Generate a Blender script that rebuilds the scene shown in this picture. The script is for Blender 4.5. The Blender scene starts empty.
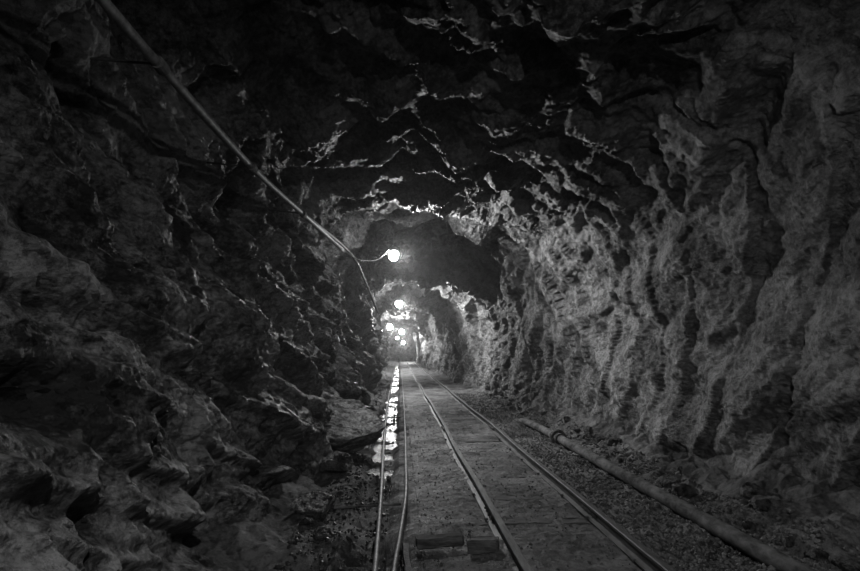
import bpy, bmesh, math, random
import numpy as np
from mathutils import Vector, Matrix
random.seed(7); np.random.seed(7)
S = bpy.context.scene
COL = S.collection
try:
    S.view_settings.view_transform = 'Standard'
    S.view_settings.gamma = 0.82
except Exception: pass

# ------------------------------------------------------------ numpy noise
def h32(ix, iy, iz, seed):
    h = (ix.astype(np.int64)*374761393 + iy.astype(np.int64)*668265263 + iz.astype(np.int64)*2147483647 + seed*1274126177) & 0xFFFFFFFF
    h = ((h ^ (h >> 13))*1274126177) & 0xFFFFFFFF
    h = ((h ^ (h >> 15))*2246822519) & 0xFFFFFFFF
    h = h ^ (h >> 16)
    return h
def rnd(ix, iy, iz, seed):
    return (h32(ix, iy, iz, seed) & 0xFFFFFF)/float(0xFFFFFF)
def vnoise(p, seed=0):
    i = np.floor(p).astype(np.int64); f = p-i; u = f*f*(3-2*f)
    r = 0
    for a in (0, 1):
        for b in (0, 1):
            for c in (0, 1):
                w = (u[:, 0] if a else 1-u[:, 0])*(u[:, 1] if b else 1-u[:, 1])*(u[:, 2] if c else 1-u[:, 2])
                r = r+w*rnd(i[:, 0]+a, i[:, 1]+b, i[:, 2]+c, seed)
    return r*2-1
def fbm(p, o=4, seed=0):
    r = 0; a = 1.0
    for k in range(o):
        r = r+a*vnoise(p*(2.03**k)+k*13.7, seed+k); a *= .5
    return r
def block(p, seed=0, tilt=0.8, off=.8, plat=.28, s=2.6):
    """upper envelope of randomly tilted flat-topped blocks: angular, continuous rock faces"""
    i = np.floor(p).astype(np.int64)
    best = np.full(len(p), -1e9)
    for a in (-1, 0, 1):
        for b in (-1, 0, 1):
            for c in (-1, 0, 1):
                ix, iy, iz = i[:, 0]+a, i[:, 1]+b, i[:, 2]+c
                dx = p[:, 0]-ix-rnd(ix, iy, iz, seed+1); dy = p[:, 1]-iy-rnd(ix, iy, iz, seed+2); dz = p[:, 2]-iz-rnd(ix, iy, iz, seed+3)
                k1 = (rnd(ix, iy, iz, seed+8)-.5)*1.2; k2 = (rnd(ix, iy, iz, seed+9)-.5)*1.2
                ch = np.maximum(np.maximum(np.abs(dx+k1*dy), np.abs(dy+k2*dz)), np.abs(dz+k1*dx))
                v = (rnd(ix, iy, iz, seed+4)*2-1)*off
                v = v+((rnd(ix, iy, iz, seed+5)*2-1)*dx+(rnd(ix, iy, iz, seed+6)*2-1)*dy+(rnd(ix, iy, iz, seed+7)*2-1)*dz)*tilt
                v = v-s*np.maximum(0, ch-plat)
                best = np.maximum(best, v)
    return best-.35
def frame(n, t):
    n = Vector(n).normalized(); t = Vector(t); t = (t-n*t.dot(n)).normalized(); b = n.cross(t)
    return np.array([list(t), list(b), list(n)])
B1 = frame((-0.30, 0.38, 0.80), (0.2, 1, -0.4))
B2 = frame((0.50, 0.75, 0.35), (0.1, 0.3, -1))
B3 = frame((0.3, -0.55, 0.7), (0.6, .5, 0.2))
def blur(D, n):
    for _ in range(n):
        P = np.pad(D, 1, mode='edge')
        D = (P[:-2, 1:-1]+2*P[1:-1, 1:-1]+P[2:, 1:-1])/4
        P = np.pad(D, 1, mode='edge')
        D = (P[1:-1, :-2]+2*P[1:-1, 1:-1]+P[1:-1, 2:])/4
    return D
def ledges(p, n, al, period, seed, cell=1.1, wob=.35):
    """stacked slabs: each bed slopes back, then steps out over a dark gap; broken along its length"""
    n = np.array(n)/np.linalg.norm(n); al = np.array(al)/np.linalg.norm(al)
    u = p@n/period+wob*vnoise(p*.6, seed)
    L = np.floor(u).astype(np.int64); f = u-L
    Z = np.zeros_like(L)
    m = p@al/cell+rnd(L, Z, Z, seed+2)*7+.45*f*(rnd(L, Z, Z, seed+9)-.3)
    C = np.floor(m).astype(np.int64); amp = rnd(L, C, Z, seed+3)
    u2 = u+(m-C-.5)*(rnd(L, C, Z, seed+5)-.5)*.5; f = np.clip(u2-L, 0, 1)
    k = .55+.45*rnd(L, C, Z, seed+6)
    fall = np.where(f < k, 1-.75*f/k, .25*(1-(f-k)/(1-k+1e-6)))
    tip = (m-C-.5)*(rnd(L, C, Z, seed+8)-.5)*.9
    return (fall-.45)*(.25+.75*amp)+(rnd(L, C, Z, seed+7)-.5)*.5+tip
def rockparts(p):
    w = np.stack([vnoise(p*.9+3, 50), vnoise(p*.9+9, 51), vnoise(p*.9+21, 52)], 1)*0.03
    q = p+w
    a = q@B1.T; b = q@B2.T; c = q@B3.T
    d = 0.22*block(a*np.array([.55, .9, 1.6]), 100, .8, 1.0, .36, 4.5)
    d += 0.08*block(b*np.array([.9, 1.5, 2.0]), 200, 1.0, .9, .35, 4.5)
    m = 0.065*block(a*np.array([1.4, 2.2, 4.0]), 300, 1.0, 1.0, .38, 4.5)
    m += 0.028*block(c*np.array([2.8, 4.0, 5.6]), 400, 1.3, 1.0, .37, 4.5)
    s = 0.013*block(a*np.array([6, 9, 13.0]), 500, 1.5, 1.0, .36, 4)
    s += 0.006*block(b*np.array([13, 17, 24.0]), 550, 1.6, 1.0, .34, 4)
    return d, m, s
def rockdisp(p):
    d, m, s = rockparts(p); return d+m+s

# ------------------------------------------------------------ materials
def newmat(name):
    m = bpy.data.materials.new(name); m.use_nodes = True
    nt = m.node_tree; return m, nt, nt.nodes['Principled BSDF']
def N(nt, t, **k):
    n = nt.nodes.new(t)
    for a, b in k.items():
        if a in n.inputs: n.inputs[a].default_value = b
        else: setattr(n, a, b)
    return n
def g(v): return (v, v, v, 1)
def rockmat(name, lo, hi, rough=(.45, .85), bump=1.0, sc=1.0, spec=.5, chip=1.0):
    m, nt, b = newmat(name); L = nt.links.new
    tc = N(nt, 'ShaderNodeTexCoord')
    n1 = N(nt, 'ShaderNodeTexNoise', Scale=1.3*sc, Detail=4.0, Roughness=.65); L(tc.outputs['Object'], n1.inputs['Vector'])
    n2 = N(nt, 'ShaderNodeTexNoise', Scale=15*sc, Detail=6.0, Roughness=.85); L(tc.outputs['Object'], n2.inputs['Vector'])
    mx = N(nt, 'ShaderNodeMath', operation='MULTIPLY'); L(n1.outputs['Fac'], mx.inputs[0]); L(n2.outputs['Fac'], mx.inputs[1])
    cr = N(nt, 'ShaderNodeValToRGB'); L(mx.outputs[0], cr.inputs[0])
    cr.color_ramp.elements[0].position = .19; cr.color_ramp.elements[0].color = g(lo)
    cr.color_ramp.elements[1].position = .32; cr.color_ramp.elements[1].color = g(hi)
    L(cr.outputs[0], b.inputs['Base Color'])
    mr = N(nt, 'ShaderNodeMapRange'); L(n2.outputs['Fac'], mr.inputs[0])
    mr.inputs[1].default_value = .35; mr.inputs[2].default_value = .65; mr.inputs[3].default_value = rough[0]; mr.inputs[4].default_value = rough[1]
    L(mr.outputs[0], b.inputs['Roughness'])
    b.inputs['Specular IOR Level'].default_value = spec
    # chipped faces: every Voronoi cell is a small plane with its own random tilt
    mp = N(nt, 'ShaderNodeMapping'); mp.inputs['Rotation'].default_value = (.5, .35, .2); mp.inputs['Scale'].default_value = (1.0, .7, 1.6); L(tc.outputs['Object'], mp.inputs[0])
    hs = []
    for s_, am in ((8*sc, .6), (27*sc, .7)):
        v = N(nt, 'ShaderNodeTexVoronoi', Scale=s_); v.feature = 'F1'; L(mp.outputs[0], v.inputs['Vector'])
        d = N(nt, 'ShaderNodeVectorMath', operation='SUBTRACT'); L(mp.outputs[0], d.inputs[0]); L(v.outputs['Position'], d.inputs[1])
        c = N(nt, 'ShaderNodeVectorMath', operation='SUBTRACT'); L(v.outputs['Color'], c.inputs[0]); c.inputs[1].default_value = (.5, .5, .5)
        dt = N(nt, 'ShaderNodeVectorMath', operation='DOT_PRODUCT'); L(d.outputs[0], dt.inputs[0]); L(c.outputs[0], dt.inputs[1])
        k = N(nt, 'ShaderNodeMath', operation='MULTIPLY'); L(dt.outputs['Value'], k.inputs[0]); k.inputs[1].default_value = am*chip*1.6
        hs.append(k)
    n3 = N(nt, 'ShaderNodeTexNoise', Scale=45*sc, Detail=4.0, Roughness=.85); L(tc.outputs['Object'], n3.inputs['Vector'])
    k = N(nt, 'ShaderNodeMath', operation='MULTIPLY'); L(n3.outputs['Fac'], k.inputs[0]); k.inputs[1].default_value = .022; hs.append(k)
    acc = hs[0]
    for h in hs[1:]:
        ad = N(nt, 'ShaderNodeMath', operation='ADD'); L(acc.outputs[0], ad.inputs[0]); L(h.outputs[0], ad.inputs[1]); acc = ad
    bp = N(nt, 'ShaderNodeBump', Strength=bump, Distance=1.0); L(acc.outputs[0], bp.inputs['Height']); L(bp.outputs[0], b.inputs['Normal'])
    return m
M_left = rockmat('dark_wet_rock', .03, .32, (.30, .75))
M_right = rockmat('grey_rock', .07, .29, (.5, .9), chip=.8)
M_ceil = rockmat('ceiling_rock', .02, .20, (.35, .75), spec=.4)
M_out = rockmat('pale_boulder_rock', .10, .42, (.4, .8), chip=.7)
M_floor = rockmat('trodden_dirt', .03, .20, (.45, .95), .8, 1.0, chip=.2)
def simple(name, lo, hi, rough, metal=0.0, sc=(20, 20, 20), bump=.2, spec=.5):
    m, nt, b = newmat(name); L = nt.links.new
    tc = N(nt, 'ShaderNodeTexCoord'); mp = N(nt, 'ShaderNodeMapping'); mp.inputs['Scale'].default_value = sc
    L(tc.outputs['Object'], mp.inputs[0])
    n = N(nt, 'ShaderNodeTexNoise', Scale=1.0, Detail=5.0, Roughness=.65); L(mp.outputs[0], n.inputs['Vector'])
    cr = N(nt, 'ShaderNodeValToRGB'); L(n.outputs['Fac'], cr.inputs[0])
    cr.color_ramp.elements[0].position = .35; cr.color_ramp.elements[0].color = g(lo)
    cr.color_ramp.elements[1].position = .65; cr.color_ramp.elements[1].color = g(hi)
    L(cr.outputs[0], b.inputs['Base Color']); b.inputs['Roughness'].default_value = rough; b.inputs['Metallic'].default_value = metal
    b.inputs['Specular IOR Level'].default_value = spec
    bp = N(nt, 'ShaderNodeBump', Strength=bump, Distance=.01); L(n.outputs['Fac'], bp.inputs['Height']); L(bp.outputs[0], b.inputs['Normal'])
    return m
M_grav = simple('gravel_stone', .03, .20, .7, 0, (30, 30, 30), .3)
M_gravw = simple('wet_gravel_stone', .012, .07, .4, 0, (30, 30, 30), .3)
M_rail = simple('worn_rail_steel', .05, .16, .62, .1, (30, 4, 30), .4, .4)
M_wood = simple('old_timber', .04, .14, .8, 0, (40, 40, 6), .5)
M_woodx = simple('sleeper_timber', .03, .13, .85, 0, (5, 40, 40), .5)
M_pipe = simple('rusty_pipe_steel', .03, .20, .85, .0, (7, 4, 7), 1.0, .25)
M_over = simple('dull_pipe_steel', .14, .32, .6, .1, (14, 14, 14), .3)
M_hose = simple('galvanised_pipe', .10, .28, .6, .2, (10, 10, 10), .2)
M_cable = simple('black_rubber_cable', .05, .12, .5, 0, (30, 30, 30), .1)
M_house = simple('lamp_casting', .06, .12, .5, .5, (30, 30, 30), .1)
def emis(name, s):
    m, nt, b = newmat(name); b.inputs['Base Color'].default_value = g(.8)
    b.inputs['Emission Color'].default_value = g(1); b.inputs['Emission Strength'].default_value = s
    return m
M_bulb = emis('lit_glass', 220)
M_water, nt, b = newmat('ditch_water')
b.inputs['Base Color'].default_value = g(.010); b.inputs['Roughness'].default_value = .26; b.inputs['IOR'].default_value = 1.33; b.inputs['Specular IOR Level'].default_value = .10
tc = N(nt, 'ShaderNodeTexCoord'); n = N(nt, 'ShaderNodeTexNoise', Scale=13.0, Detail=5.0, Roughness=.75)
nt.links.new(tc.outputs['Object'], n.inputs['Vector'])
bp = N(nt, 'ShaderNodeBump', Strength=.9, Distance=.035); nt.links.new(n.outputs['Fac'], bp.inputs['Height']); nt.links.new(bp.outputs[0], b.inputs['Normal'])

# ------------------------------------------------------------ mesh helpers
def mesh_np(name, V, F, mat, smooth=False):
    me = bpy.data.meshes.new(name)
    V = np.asarray(V, dtype=np.float32); F = np.asarray(F, dtype=np.int32); k = F.shape[1]
    me.vertices.add(len(V)); me.vertices.foreach_set('co', V.ravel())
    me.loops.add(F.size); me.loops.foreach_set('vertex_index', F.ravel())
    me.polygons.add(len(F)); me.polygons.foreach_set('loop_start', np.arange(0, F.size, k, dtype=np.int32))
    me.polygons.foreach_set('loop_total', np.full(len(F), k, dtype=np.int32))
    me.update(calc_edges=True); me.validate()
    me.polygons.foreach_set('use_smooth', np.full(len(me.polygons), smooth)); me.materials.append(mat)
    return me
def obj(name, me, parent=None, label=None, category=None, group=None, kind=None):
    o = bpy.data.objects.new(name, me); COL.objects.link(o)
    if parent: o.parent = parent
    if label: o['label'] = label
    if category: o['category'] = category
    if group: o['group'] = group
    if kind: o['kind'] = kind
    return o
def grid_faces(r, c, flip=False):
    i = np.arange(r-1)[:, None]*c+np.arange(c-1)[None, :]
    i = i.ravel()
    F = np.stack([i, i+1, i+c+1, i+c], 1)
    return F[:, ::-1] if flip else F
def me_bm(name, bm, mat, smooth=False):
    me = bpy.data.meshes.new(name); bm.normal_update(); bm.to_mesh(me); bm.free(); me.materials.append(mat)
    for p in me.polygons: p.use_smooth = smooth
    return me
def tube(name, pts, r, mat, seg=12, sub=8, wob=0.0):
    P = [Vector(p) for p in pts]; Q = []
    for i in range(len(P)-1):
        p0 = P[max(i-1, 0)]; p1 = P[i]; p2 = P[i+1]; p3 = P[min(i+2, len(P)-1)]
        for k in range(sub):
            t = k/sub
            Q.append(.5*((2*p1)+(p2-p0)*t+(2*p0-5*p1+4*p2-p3)*t*t+(3*p1-p0-3*p2+p3)*t**3))
    Q.append(P[-1])
    bm = bmesh.new(); rings = []
    for i, q in enumerate(Q):
        d = (Q[min(i+1, len(Q)-1)]-Q[max(i-1, 0)]).normalized()
        up = Vector((0, 0, 1)) if abs(d.z) < .95 else Vector((1, 0, 0))
        a = d.cross(up).normalized(); b2 = a.cross(d)
        rr = r*(1+wob*random.uniform(-1, 1))
        rings.append([bm.verts.new(q+a*math.cos(2*math.pi*j/seg)*rr+b2*math.sin(2*math.pi*j/seg)*rr) for j in range(seg)])
    for i in range(len(rings)-1):
        for j in range(seg):
            bm.faces.new((rings[i][j], rings[i][(j+1) % seg], rings[i+1][(j+1) % seg], rings[i+1][j]))
    bm.faces.new(rings[0][::-1]); bm.faces.new(rings[-1])
    bmesh.ops.recalc_face_normals(bm, faces=bm.faces)
    return me_bm(name, bm, mat, True)
def box_bm(bm, c, s, bev=0.0, rot=None, rough=0.0, cuts=0):
    r = bmesh.ops.create_cube(bm, size=1.0)
    vs = r['verts']
    for v in vs: v.co = Vector((v.co.x*s[0], v.co.y*s[1], v.co.z*s[2]))
    es = list({e for v in vs for e in v.link_edges})
    if bev:
        r2 = bmesh.ops.bevel(bm, geom=es, offset=bev, segments=2, affect='EDGES', profile=.6)
        vs = list({v for v in r2['verts']}|{v for v in vs if v.is_valid})
    vs = [v for v in vs if v.is_valid]
    for v in vs:
        if rough: v.co += Vector([random.uniform(-rough, rough) for _ in range(3)])
        if rot: v.co = rot@v.co
        v.co += Vector(c)
    return vs
def cyl_bm(bm, a, b3, r, seg=16, r2=None):
    a = Vector(a); b3 = Vector(b3); d = b3-a
    M = Matrix.Translation((a+b3)/2)@d.to_track_quat('Z', 'Y').to_matrix().to_4x4()
    bmesh.ops.create_cone(bm, cap_ends=True, segments=seg, radius1=r, radius2=r if r2 is None else r2, depth=d.length, matrix=M)

# ------------------------------------------------------------ tunnel shell
ys = [-3.0]
while ys[-1] < 78:
    y = ys[-1]
    ys.append(y+max(.0125, .0048*abs(y)) if y > 1.0 else y+.05)
ys = np.array(ys)
st = {
 -3: [(-1.0,-.4),(-1.3,.7),(-1.55,1.6),(-1.95,2.7),(-1.9,3.9),(-.5,4.5),(1.0,4.5),(2.6,4.1),(3.7,2.9),(3.9,1.5),(3.9,-.4)],
 2.6: [(-1.0,-.4),(-1.25,.7),(-1.5,1.6),(-1.95,2.7),(-1.95,3.9),(-.5,4.5),(1.0,4.4),(2.4,4.0),(3.5,2.9),(3.7,1.5),(3.7,-.4)],
 3.6: [(-1.0,-.4),(-1.2,.7),(-1.4,1.6),(-1.85,2.7),(-1.9,3.9),(-.6,4.2),(.9,3.9),(2.3,3.75),(3.3,2.8),(3.6,1.5),(3.7,-.4)],
 6: [(-1.0,-.4),(-1.12,.7),(-1.3,1.6),(-1.75,2.6),(-1.7,3.7),(-.6,4.0),(.9,3.8),(2.2,3.6),(3.1,2.8),(3.5,1.5),(3.6,-.4)],
 9: [(-1.0,-.4),(-1.1,.7),(-1.15,1.6),(-1.35,2.5),(-1.35,3.4),(-.6,3.85),(1.0,3.8),(2.2,3.5),(3.0,2.7),(3.4,1.5),(3.5,-.4)],
 11: [(-1.1,-.4),(-1.1,.7),(-1.15,1.6),(-1.2,2.5),(-1.1,3.3),(-.5,3.85),(1.0,3.75),(2.1,3.45),(2.9,2.7),(3.3,1.5),(3.5,-.4)],
 11.7: [(-1.1,-.4),(-1.1,.7),(-1.2,1.6),(-1.3,2.5),(-1.2,3.6),(-.5,4.4),(1.0,4.5),(2.3,4.0),(3.0,2.8),(3.35,1.5),(3.5,-.4)],
 16: [(-1.1,-.4),(-1.1,.7),(-1.1,1.6),(-1.2,2.5),(-1.1,3.6),(-.4,4.3),(1.0,4.3),(2.3,3.8),(3.0,2.8),(3.2,1.5),(3.3,-.4)],
 17.6: [(-1.1,-.4),(-1.0,.7),(-1.0,1.6),(-1.1,2.4),(-1.0,3.2),(-.3,3.6),(.9,3.5),(2.0,3.3),(2.8,2.5),(3.0,1.5),(3.1,-.4)],
 20: [(-1.1,-.4),(-1.0,.7),(-1.0,1.6),(-1.1,2.4),(-1.0,3.2),(-.3,3.9),(.9,3.9),(2.1,3.5),(2.9,2.6),(3.1,1.5),(3.0,-.4)],
 26: [(-1.1,-.4),(-1.0,.7),(-1.0,1.6),(-1.1,2.4),(-1.1,3.3),(-.3,3.7),(.9,3.6),(1.8,3.3),(2.3,2.5),(2.5,1.5),(2.6,-.4)],
 34: [(-1.3,-.4),(-1.3,.7),(-1.3,1.6),(-1.3,2.4),(-1.1,3.3),(-.3,3.7),(.9,3.7),(1.9,3.2),(2.5,2.5),(2.6,1.5),(2.5,-.4)],
 50: [(-1.3,-.4),(-1.3,.7),(-1.3,1.6),(-1.3,2.4),(-1.1,3.3),(-.3,3.7),(.9,3.7),(1.4,3.2),(1.6,2.5),(1.7,1.5),(1.9,-.4)],
 78: [(-1.3,-.4),(-1.3,.7),(-1.3,1.6),(-1.3,2.4),(-1.1,3.3),(-.3,3.7),(.9,3.7),(1.6,3.2),(2.0,2.5),(2.2,1.5),(2.3,-.4)],
}
sy = np.array(sorted(st)); SP = np.array([st[k] for k in sorted(st)], float)
def profile(y):
    return np.stack([[np.interp(y, sy, SP[:, i, 0]), np.interp(y, sy, SP[:, i, 1])] for i in range(11)])
NC = 940
def resample(P):
    out = []
    for i in range(10):
        p0, p1, p2, p3 = P[max(i-1, 0)], P[i], P[i+1], P[min(i+2, 10)]
        t = np.linspace(0, 1, 12, endpoint=False)[:, None]
        out.append(.5*(2*p1+(p2-p0)*t+(2*p0-5*p1+4*p2-p3)*t*t+(3*p1-p0-3*p2+p3)*t**3))
    out.append(P[-1:]); Q = np.concatenate(out)
    s = np.r_[0, np.cumsum(np.linalg.norm(np.diff(Q, axis=0), axis=1))]; s /= s[-1]
    t = np.linspace(0, 1, NC)
    return np.stack([np.interp(t, s, Q[:, 0]), np.interp(t, s, Q[:, 1])], 1)
R = len(ys); G = np.zeros((R, NC, 3))
for r, y in enumerate(ys):
    q = resample(profile(y)); G[r, :, 0] = q[:, 0]; G[r, :, 1] = y; G[r, :, 2] = q[:, 1]
left = np.arange(NC)[None, :] < NC*.3
for (yc, sy_, zc, sz, am) in [(8.9, 1.2, .5, .5, .30), (12.2, 1.2, .4, .6, .30), (16, 2, .3, .6, .3)]:
    G[..., 0] += left*am*np.exp(-((G[..., 1]-yc)/sy_)**2-((G[..., 2]-zc)/sz)**2)
dc = np.gradient(G, axis=1)
nn = np.stack([-dc[..., 2], np.zeros((R, NC)), dc[..., 0]], 2); nn /= np.linalg.norm(nn, axis=2, keepdims=True)
cen = np.array([.8, 0, 1.6]); v = cen-G; v[..., 1] = 0
sgn = np.sign((nn*v).sum(2)); nn *= sgn[..., None]
GP = G.reshape(-1, 3)
dbig, dmid, dsm = [x.reshape(R, NC) for x in rockparts(GP)]
ledL = ledges(GP, (0.1, .32, .95), (0, 1, -.25), .50, 900, .75, .3).reshape(R, NC)
ledL2 = ledges(GP, (0.1, .65, .75), (0, .9, -.6), .20, 930, .35, .3).reshape(R, NC)
ledC = ledges(GP, (.42, .9, .1), (1, -.4, 0), .80, 960, .8, .4).reshape(R, NC)
ledC2 = ledges(GP, (.55, .8, .1), (1, -.6, 0), .27, 980, .45, .4).reshape(R, NC)
ledR = ledges(GP, (.1, .85, .5), (0, -.5, .85), .75, 990, 1.2, .4).reshape(R, NC)
t = np.linspace(0, 1, NC)
ampb = np.interp(t, [0, .1, .35, .6, .7, .78, 1], [.7, .9, .9, .8, .55, .38, .35])
ampm = np.interp(t, [0, .1, .35, .6, .7, .8, 1], [.9, 1.0, 1.0, .8, .55, .34, .34])
amps = np.interp(t, [0, .35, .7, 1], [1.0, 1.0, .8, .75])
wl = np.interp(t, [0, .04, .30, .38], [.5, 1, 1, 0]); wc = np.interp(t, [.30, .40, .66, .76], [0, 1, 1, .1]); wr = np.interp(t, [.62, .74, 1], [0, 1, 1])
near = np.interp(ys, [-3, 0, 2.2, 4, 9, 16, 24, 78], [.5, .5, .7, 1, 1, 1.2, 1.7, 1.9])
far = np.interp(ys, [0, 16, 24], [1, 1, 1.5])[:, None]
D = dbig*ampb[None, :]*near[:, None]+dmid*ampm[None, :]*far
D += wl[None, :]*(.21*ledL+.06*ledL2)+wc[None, :]*(.13*ledC+.05*ledC2)+wr[None, :]*.11*ledR
D1 = blur(D, 1); D2 = blur(D1, 3)
mixw = np.interp(ys, [2.5, 4.5], [0, 1])[:, None]
disp = D2*(1-mixw)+D1*mixw+dsm*amps[None, :]*far
W = G+nn*disp[..., None]
ca, cb = int(NC*.36), int(NC*.66)
def piece(name, a, b2, mat, label):
    P = W[:, a:b2+1]; V = P.reshape(-1, 3)
    me = mesh_np(name, V, grid_faces(R, b2-a+1, True), mat)
    return obj(name, me, kind='structure', label=label, category='rock wall' if 'wall' in name else 'rock ceiling')
piece('wall_left', 0, ca, M_left, 'dark jagged rock tunnel wall beside the drainage ditch')
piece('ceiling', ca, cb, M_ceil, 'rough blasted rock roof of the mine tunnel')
piece('wall_right', cb, NC-1, M_right, 'grey rough-hewn rock tunnel wall beside the pipe')

# floor
def floorz(x, y):
    p = np.stack([x, y, np.zeros_like(x)], 1)
    xs = [-2.2, -1.3, -.95, -.62, -.46, -.37, -.10, .0, .1, .6, 2.0, 2.3, 2.9, 3.4, 4.6]
    zs = [.15, .1, .0, -.02, -.03, -.12, -.12, -.03, 0, 0, 0, -.01, .04, .2, .6]
    xw = x+.10*vnoise(p*1.3, 30)*(x < -.1)+.25*vnoise(p*.6, 31)*(x > 2.3)
    z = np.interp(xw, xs, zs)
    z = z+np.interp(y, [0, 7, 8.5], [.05, .04, 0])*np.interp(x, [-.6, -.4, -.05, .05], [0, 1, 1, 0])
    rough = np.interp(x, [-1.5, -.5, -.3, 0, .2, 2.0, 2.3, 3, 4.5], [.08, .05, .06, .045, .024, .024, .03, .07, .12])
    z = z+rough*(fbm(p*2.2, 5, 33)+.6*(block(p*5, 34)+.2)*(rough > .027))
    z = z+.006*fbm(p*17, 2, 36)
    return z
fx = np.linspace(-2.2, 4.6, 440)
X, Y = np.meshgrid(fx, ys); Z = floorz(X.ravel(), Y.ravel()).reshape(X.shape)
me = mesh_np('floor', np.stack([X, Y, Z], 2).reshape(-1, 3), grid_faces(len(ys), len(fx)), M_floor)
obj('floor', me, kind='structure', label='trodden dirt and gravel floor of the tunnel', category='tunnel floor')
def fz(x, y): return float(floorz(np.array([float(x)]), np.array([float(y)]))[0])
gx, gz = np.meshgrid(np.linspace(-2.5, 4, 60), np.linspace(-.6, 4.6, 50))
P = np.stack([gx.ravel(), np.full(gx.size, 77.0), gz.ravel()], 1); P[:, 1] -= rockdisp(P)
obj('wall_back', mesh_np('wall_back', P, grid_faces(50, 60), M_right), kind='structure', label='rock face closing the distant tunnel', category='rock wall')

gx, gy = np.meshgrid(np.linspace(-.55, .03, 12), np.linspace(6.0, 60, 200))
P = np.stack([gx.ravel(), gy.ravel(), np.full(gx.size, -.10)], 1)
obj('ditch_water', mesh_np('ditch_water', P, grid_faces(200, 12), M_water, True), label='shallow rippled water standing in the drainage ditch', category='water', kind='stuff')

# ------------------------------------------------------------ track
prof = [(-.055,0),(.055,0),(.055,.008),(.010,.018),(.008,.075),(.028,.083),(.030,.104),(.024,.110),(-.024,.110),(-.030,.104),(-.028,.083),(-.008,.075),(-.010,.018),(-.055,.008)]
def rail(x0, label):
    bm = bmesh.new(); rings = []
    yy = [1.0]
    while yy[-1] < 74: yy.append(yy[-1]+.5)
    for y in yy:
        dx = .012*math.sin(y*.55+x0)+.008*math.sin(y*1.3)
        dz = .004*math.sin(y*.8+x0*3)
        rings.append([bm.verts.new((x0+dx+a, y, .002+dz+c)) for a, c in prof])
    n = len(prof)
    for i in range(len(rings)-1):
        for j in range(n): bm.faces.new((rings[i][j], rings[i][(j+1) % n], rings[i+1][(j+1) % n], rings[i+1][j]))
    bm.faces.new(rings[0]); bm.faces.new(rings[-1][::-1])
    bmesh.ops.recalc_face_normals(bm, faces=bm.faces)
    o = obj('track_rail', me_bm('track_rail', bm, M_rail), label=label, category='rail', group='narrow gauge track rails')
    for yj in (5.2, 10.7, 16.2):
        bm = bmesh.new()
        box_bm(bm, (x0, yj, .05), (.05, .42, .04), .004)
        for s in (-1, 1):
            for k in (-.15, -.06, .06, .15): cyl_bm(bm, (x0+s*.01, yj+k, .05), (x0+s*.042, yj+k, .05), .011, 6)
        obj('fishplate', me_bm('fishplate', bm, M_pipe), parent=o, label='bolted steel fishplate joining rail lengths')
    return o
rail(.83, 'worn steel mine rail beside the dirt walkway')
rail(1.74, 'worn steel mine rail beside the gravel')
slm = []
for k in range(4):
    bm = bmesh.new(); box_bm(bm, (0, 0, 0), (1.35, .17, .10), .012, rough=.006)
    bmesh.ops.subdivide_edges(bm, edges=[e for e in bm.edges if abs(e.verts[0].co.x-e.verts[1].co.x) > .6], cuts=14)
    for v in bm.verts: v.co += Vector((random.uniform(-.004, .004), .012*math.sin(v.co.x*7+k)+random.uniform(-.004, .004), random.uniform(-.010, .003)))
    slm.append(me_bm('railway_sleeper', bm, M_woodx))
bm = bmesh.new()
vv = box_bm(bm, (0, 0, 0), (.016, .016, .07), .002); box_bm(bm, (.0, 0, .035), (.034, .026, .014), .004)
spike = me_bm('rail_spike', bm, M_pipe)
y = 2.2; i = 0
while y < 34:
    o = obj('railway_sleeper', slm[i % 4], label='dark weathered timber sleeper half sunk in dirt', category='railway sleeper', group='sleepers under the track')
    o.location = (1.285+random.uniform(-.05, .05), y, -.052+random.uniform(-.014, .010)); o.rotation_euler = (0, random.uniform(-.012, .012), random.uniform(-.05, .05))
    if y < 10:
        for x in (.765, .895, 1.675, 1.805):
            sp = obj('rail_spike', spike, parent=o); sp.location = (x-o.location.x, 0, .04)
    y += .86+random.uniform(-.14, .14); i += 1

def timber(name, c, s, rz, label, cat):
    bm = bmesh.new(); box_bm(bm, (0, 0, 0), s, min(s)*.18, rough=.006)
    bmesh.ops.subdivide_edges(bm, edges=[e for e in bm.edges if e.calc_length() > .08], cuts=5)
    for v in bm.verts: v.co += Vector([random.uniform(-.004, .004) for _ in range(3)])+Vector((0, .015*math.sin(v.co.x*14), 0))
    o = obj(name, me_bm(name, bm, M_woodx if s[0] > s[1] else M_wood), label=label, category=cat); o.location = c; o.rotation_euler = (0, random.uniform(-.03, .03), rz)
    return o
timber('timber_offcut', (.31, 4.45, .055), (.36, .09, .08), .03, 'short dark timber offcut lying beside the rail', 'timber')
timber('timber_offcut', (.63, 4.33, .06), (.22, .13, .09), -.3, 'split stub of timber butted against the rail', 'timber')
timber('wooden_board', (.06, 3.95, .05), (.045, .75, .09), .03, 'narrow wooden board on edge beside the ditch', 'board')

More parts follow.
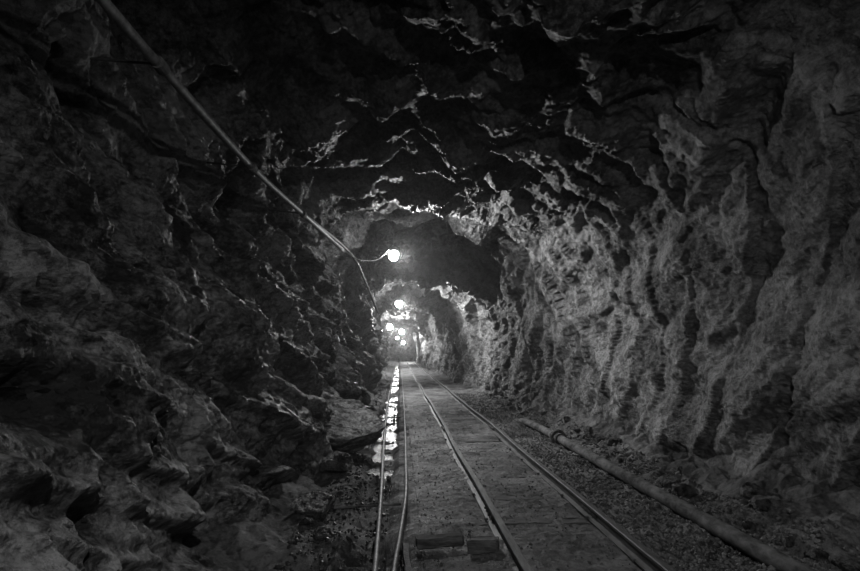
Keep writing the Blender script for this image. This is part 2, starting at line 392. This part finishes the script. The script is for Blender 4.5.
# ------------------------------------------------------------ pipes at floor level
PX = 2.57
o = obj('air_pipe', tube('air_pipe', [(PX, 1.5, .075), (PX, 4, .075), (PX-.01, 7, .08), (PX, 9, .085), (PX-.01, 10.4, .08), (PX-.03, 11.5, .05), (PX-.06, 12.4, -.08), (PX-.07, 12.9, -.2)], .066, M_pipe, 20, 24, .03), label='dusty rusty steel pipe lying along the gravel', category='pipe')
for yj in (9.2,):
    bm = bmesh.new(); X0 = PX; z0 = .085
    cyl_bm(bm, (X0, yj-.06, z0), (X0, yj-.015, z0), .13, 24); cyl_bm(bm, (X0, yj+.015, z0), (X0, yj+.06, z0), .13, 24)
    cyl_bm(bm, (X0, yj-.18, z0), (X0, yj+.18, z0), .088, 24)
    for k in range(8):
        a = k*math.pi/4; cyl_bm(bm, (X0+.11*math.cos(a), yj-.085, z0+.11*math.sin(a)), (X0+.11*math.cos(a), yj+.085, z0+.11*math.sin(a)), .011, 6)
    obj('pipe_flange', me_bm('pipe_flange', bm, M_pipe), parent=o, label='bolted flange coupling')
obj('water_pipe', tube('water_pipe', [(-.14, 1.5, .06), (-.15, 3.4, .07), (-.18, 5.8, .06), (-.24, 9, .07), (-.32, 15, .06), (-.36, 24, .06), (-.40, 40, .05), (-.4, 60, .05)], .020, M_hose, 10, 10), label='thin galvanised pipe running over the ditch', category='pipe')
obj('hose', tube('hose', [(-.06, 1.5, .05), (-.04, 3.6, .05), (.01, 4.6, .055), (.07, 5.9, .05), (.085, 7.5, .05), (.10, 10, .05), (.11, 14, .05), (.12, 22, .05), (.12, 40, .05)], .018, M_hose, 10, 10), label='thin bent pipe along the ditch edge', category='pipe')
for k, yy in enumerate([5.6, 12.6]):
    bm = bmesh.new(); cyl_bm(bm, (-.62, yy, .0), (.02, yy+.03, .02), .012, 8)
    obj('pipe_support', me_bm('pipe_support', bm, M_pipe), label='rusty steel bar spanning the ditch under the pipe', category='support bar', group='ditch support bars')

# ------------------------------------------------------------ overhead pipe
ohp = [(-1.55, -.5, 3.3), (-1.53, 2.8, 3.28), (-1.50, 3.5, 3.26), (-1.42, 5.4, 3.24), (-1.24, 7.2, 3.23), (-1.0, 9.6, 3.22)]
o = obj('overhead_pipe', tube('overhead_pipe', ohp, .030, M_over, 14, 8), label='dull metal pipe strung below the tunnel roof', category='pipe')
for (x, y, z) in [(-1.505, 3.4, 3.263), (-1.425, 5.3, 3.241), (-1.25, 7.1, 3.23)]:
    bm = bmesh.new(); cyl_bm(bm, (x, y-.05, z), (x-.0, y+.05, z), .042, 14)
    obj('pipe_coupling', me_bm('pipe_coupling', bm, M_pipe), parent=o, label='round pipe coupling')
    bm = bmesh.new(); cyl_bm(bm, (x-.02, y, z+.01), (x-.45, y+.05, z+.06), .009, 6)
    obj('wall_bracket', me_bm('wall_bracket', bm, M_cable), parent=o, label='thin steel bracket pinned into the rock wall')
obj('power_cable', tube('power_cable', [(-1.64, -.5, 3.37), (-1.59, 2.8, 3.36), (-1.55, 4.2, 3.31), (-1.48, 5.4, 3.30), (-1.30, 7.2, 3.29), (-1.02, 9.4, 3.29), (-.80, 9.9, 3.08), (-.64, 10.2, 2.74), (-.50, 10.5, 2.40), (-.42, 10.6, 2.20)], .022, M_over, 8, 10), label='power cable sagging off the end of the overhead pipe', category='cable')
obj('lamp_cable', tube('lamp_cable', [(-.96, 9.65, 3.20), (-.75, 9.9, 3.10), (-.45, 10.2, 3.14), (-.2, 10.35, 3.38), (-.14, 10.4, 3.45)], .009, M_over, 8, 8), label='thin cable drooping from the overhead pipe to the lamp', category='cable')

# ------------------------------------------------------------ lamps
def lamp(loc, power, rad, rod=.75, size=.12):
    x, y, z = loc
    bm = bmesh.new()
    cyl_bm(bm, (0, 0, .12), (0, 0, .17), .085, 20, .05); cyl_bm(bm, (0, 0, .085), (0, 0, .12), .09, 20)
    cyl_bm(bm, (0, 0, .16), (0, 0, rod), .010, 8)
    root = bpy.data.objects.new('tunnel_lamp', None); COL.objects.link(root); root.location = loc
    root['label'] = 'glowing caged mine lamp hanging from the rock roof'; root['category'] = 'lamp'; root['group'] = 'tunnel lamps'
    obj('lamp_housing', me_bm('lamp_housing', bm, M_house, False), parent=root)
    bm = bmesh.new(); bmesh.ops.create_uvsphere(bm, u_segments=20, v_segments=14, radius=rad)
    for v in bm.verts: v.co.z *= 1.1
    obj('glass_globe', me_bm('glass_globe', bm, M_bulb, True), parent=root)
    bm = bmesh.new(); R0 = rad+.02
    for k in range(4):
        a = k*math.pi/4
        for j in range(12):
            t0 = math.pi*j/12; t1 = math.pi*(j+1)/12
            f = lambda tt: (math.cos(a)*math.cos(tt)*R0, math.sin(a)*math.cos(tt)*R0, -math.sin(tt)*R0*1.25+.07)
            cyl_bm(bm, f(t0), f(t1), .003, 5)
    obj('wire_cage', me_bm('wire_cage', bm, M_house), parent=root)
    ld = bpy.data.lights.new('lamp_light', 'AREA'); ld.shape = 'DISK'; ld.energy = power; ld.size = size
    d = Vector((.70, -.48, -.24)).normalized()
    lo = bpy.data.objects.new('lamp_light', ld); COL.objects.link(lo); lo.location = d*(rad+.06); lo.parent = root
    lo.rotation_euler = d.to_track_quat('-Z', 'Y').to_euler()
lamp((-.13, 10.4, 3.26), 170, .09, .6)
lamp((-.05, 21.5, 3.27), 320, .13, .7)
lamp((-.70, 38, 3.05), 240, .18, .9)
lamp((.14, 47, 3.0), 240, .20, 1.0)
lamp((-.3, 62, 2.8), 160, .14, 1.2)
lamp((.4, 71, 2.4), 300, .2, 1.8)
# unseen fill light added high behind the camera to brighten the near walls
ld = bpy.data.lights.new('fill_light', 'SPOT'); ld.energy = 500; ld.shadow_soft_size = .03; ld.spot_size = math.radians(118); ld.spot_blend = 1
lo = bpy.data.objects.new('fill_light', ld); COL.objects.link(lo); lo.location = (.6, -.9, 3.4)
lo.rotation_euler = (Vector((1.2, 4.8, -.7))-Vector(lo.location)).to_track_quat('-Z', 'Y').to_euler()

# ------------------------------------------------------------ rocks
rockm = []
for k in range(10):
    bm = bmesh.new(); bmesh.ops.create_icosphere(bm, subdivisions=5, radius=1.0)
    V = np.array([v.co[:] for v in bm.verts]); sc = np.array([random.uniform(.8, 1.25), random.uniform(.8, 1.25), random.uniform(.6, .9)])
    for _ in range(12):
        nrm = np.random.normal(size=3); nrm /= np.linalg.norm(nrm); dd = np.random.uniform(.5, .8)
        e = V@nrm-dd; V = V-np.where(e > 0, e, 0)[:, None]*nrm
    V = V*sc; q = V+k*17
    V = V*(1+.07*block(q*2.2, 700+k)+.03*block(q*6, 720)+.02*fbm(q*3, 3, 730))[:, None]
    for v, c in zip(bm.verts, V): v.co = c
    rockm.append(me_bm('boulder', bm, M_left))
big = rockm[3].copy(); big.materials.clear(); big.materials.append(M_out)
def boulder(x, y, s, label, grp, sink=.25, me=None):
    o = obj('boulder', me or random.choice(rockm), label=label, category='rock', group=grp)
    o.scale = (s, s*random.uniform(.9, 1.2), s*random.uniform(.8, 1.0)); o.rotation_euler = (random.uniform(-.4, .4), random.uniform(-.4, .4), random.uniform(0, 6.28))
    o.location = (x, y, fz(x, y)+s*(.6-sink))
boulder(-.90, 8.5, .56, 'big pale rounded boulder bulging out beside the ditch', 'boulders along the ditch', .0, big)
boulder(-.90, 10.1, .50, 'big rounded boulder bulging out beside the ditch', 'boulders along the ditch', .0)
for (x, y, s) in [(-.78, 7.2, .24), (-.80, 5.5, .2), (-.72, 13.8, .2)]:
    boulder(x, y, s, 'large angular boulder piled against the dark tunnel wall', 'boulders along the ditch', .2)
for k in range(30):
    y = 3.2+22*(k/30)**1.5+random.uniform(-.1, .1); boulder(random.uniform(-.85, -.60), y, random.uniform(.04, .11), 'small angular rock beside the ditch', 'small rocks by the ditch', .3)
for k in range(44):
    y = 3.6+16*(k/44)**1.4+random.uniform(-.1, .1); boulder(random.uniform(2.8, 3.2), y, random.uniform(.04, .13), 'loose angular rock at the foot of the grey wall', 'rocks by the pipe', .3)

ico = bmesh.new(); bmesh.ops.create_icosphere(ico, subdivisions=1, radius=1.0)
IV = np.array([v.co[:] for v in ico.verts]); IF = np.array([[v.index for v in f.verts] for f in ico.faces]); ico.free()
def gravel(name, n, xr, yr, sr, label, seed, mat):
    rs = np.random.RandomState(seed)
    y = yr[0]*(yr[1]/yr[0])**rs.rand(n); x = rs.uniform(xr[0], xr[1], n)
    keep = (np.abs(x-.83) > .08) & (np.abs(x-1.74) > .08); x = x[keep]; y = y[keep]; n = len(x)
    z = floorz(x, y)
    s = rs.uniform(sr[0], sr[1], n)*(.7+.6*rs.rand(n)**3)
    VV = []
    for i in range(n):
        A = rs.normal(size=(3, 3)); Q, _ = np.linalg.qr(A)
        v = (IV*(1+rs.uniform(-.3, .25, (12, 1))))*np.array([1, rs.uniform(.6, 1), rs.uniform(.45, .8)])@Q*s[i]
        VV.append(v+np.array([x[i], y[i], z[i]+s[i]*.3]))
    V = np.concatenate(VV); F = (IF[None]+12*np.arange(n)[:, None, None]).reshape(-1, 3)
    obj(name, mesh_np(name, V, F, mat), label=label, category='gravel', kind='stuff')
gravel('gravel', 8500, (1.86, 3.2), (2.6, 20), (.010, .030), 'coarse crushed gravel between the rail and the wall', 1, M_grav)
gravel('gravel', 2200, (-.85, -.1), (2.6, 20), (.008, .026), 'wet dark stone rubble strewn along the ditch bank', 2, M_gravw)
gravel('gravel', 2500, (.12, 1.9), (2.6, 16), (.004, .014), 'fine stone chips scattered over the track bed', 3, M_grav)

w = bpy.data.worlds.new('world'); S.world = w; w.use_nodes = True
w.node_tree.nodes['Background'].inputs[0].default_value = g(.5); w.node_tree.nodes['Background'].inputs[1].default_value = .001
vs = w.node_tree.nodes.new('ShaderNodeVolumeScatter'); vs.inputs['Color'].default_value = g(1); vs.inputs['Density'].default_value = .0014; vs.inputs['Anisotropy'].default_value = .8
w.node_tree.links.new(vs.outputs[0], w.node_tree.nodes['World Output'].inputs['Volume'])

cd = bpy.data.cameras.new('camera'); cam = bpy.data.objects.new('camera', cd); COL.objects.link(cam); S.camera = cam
cd.sensor_width = 36; cd.lens = 36*560/860; cd.clip_start = .05; cd.clip_end = 300
cam.location = (0, 0, 1.5)
cam.rotation_euler = (math.radians(90+6.57), 0, math.radians(-3.05))
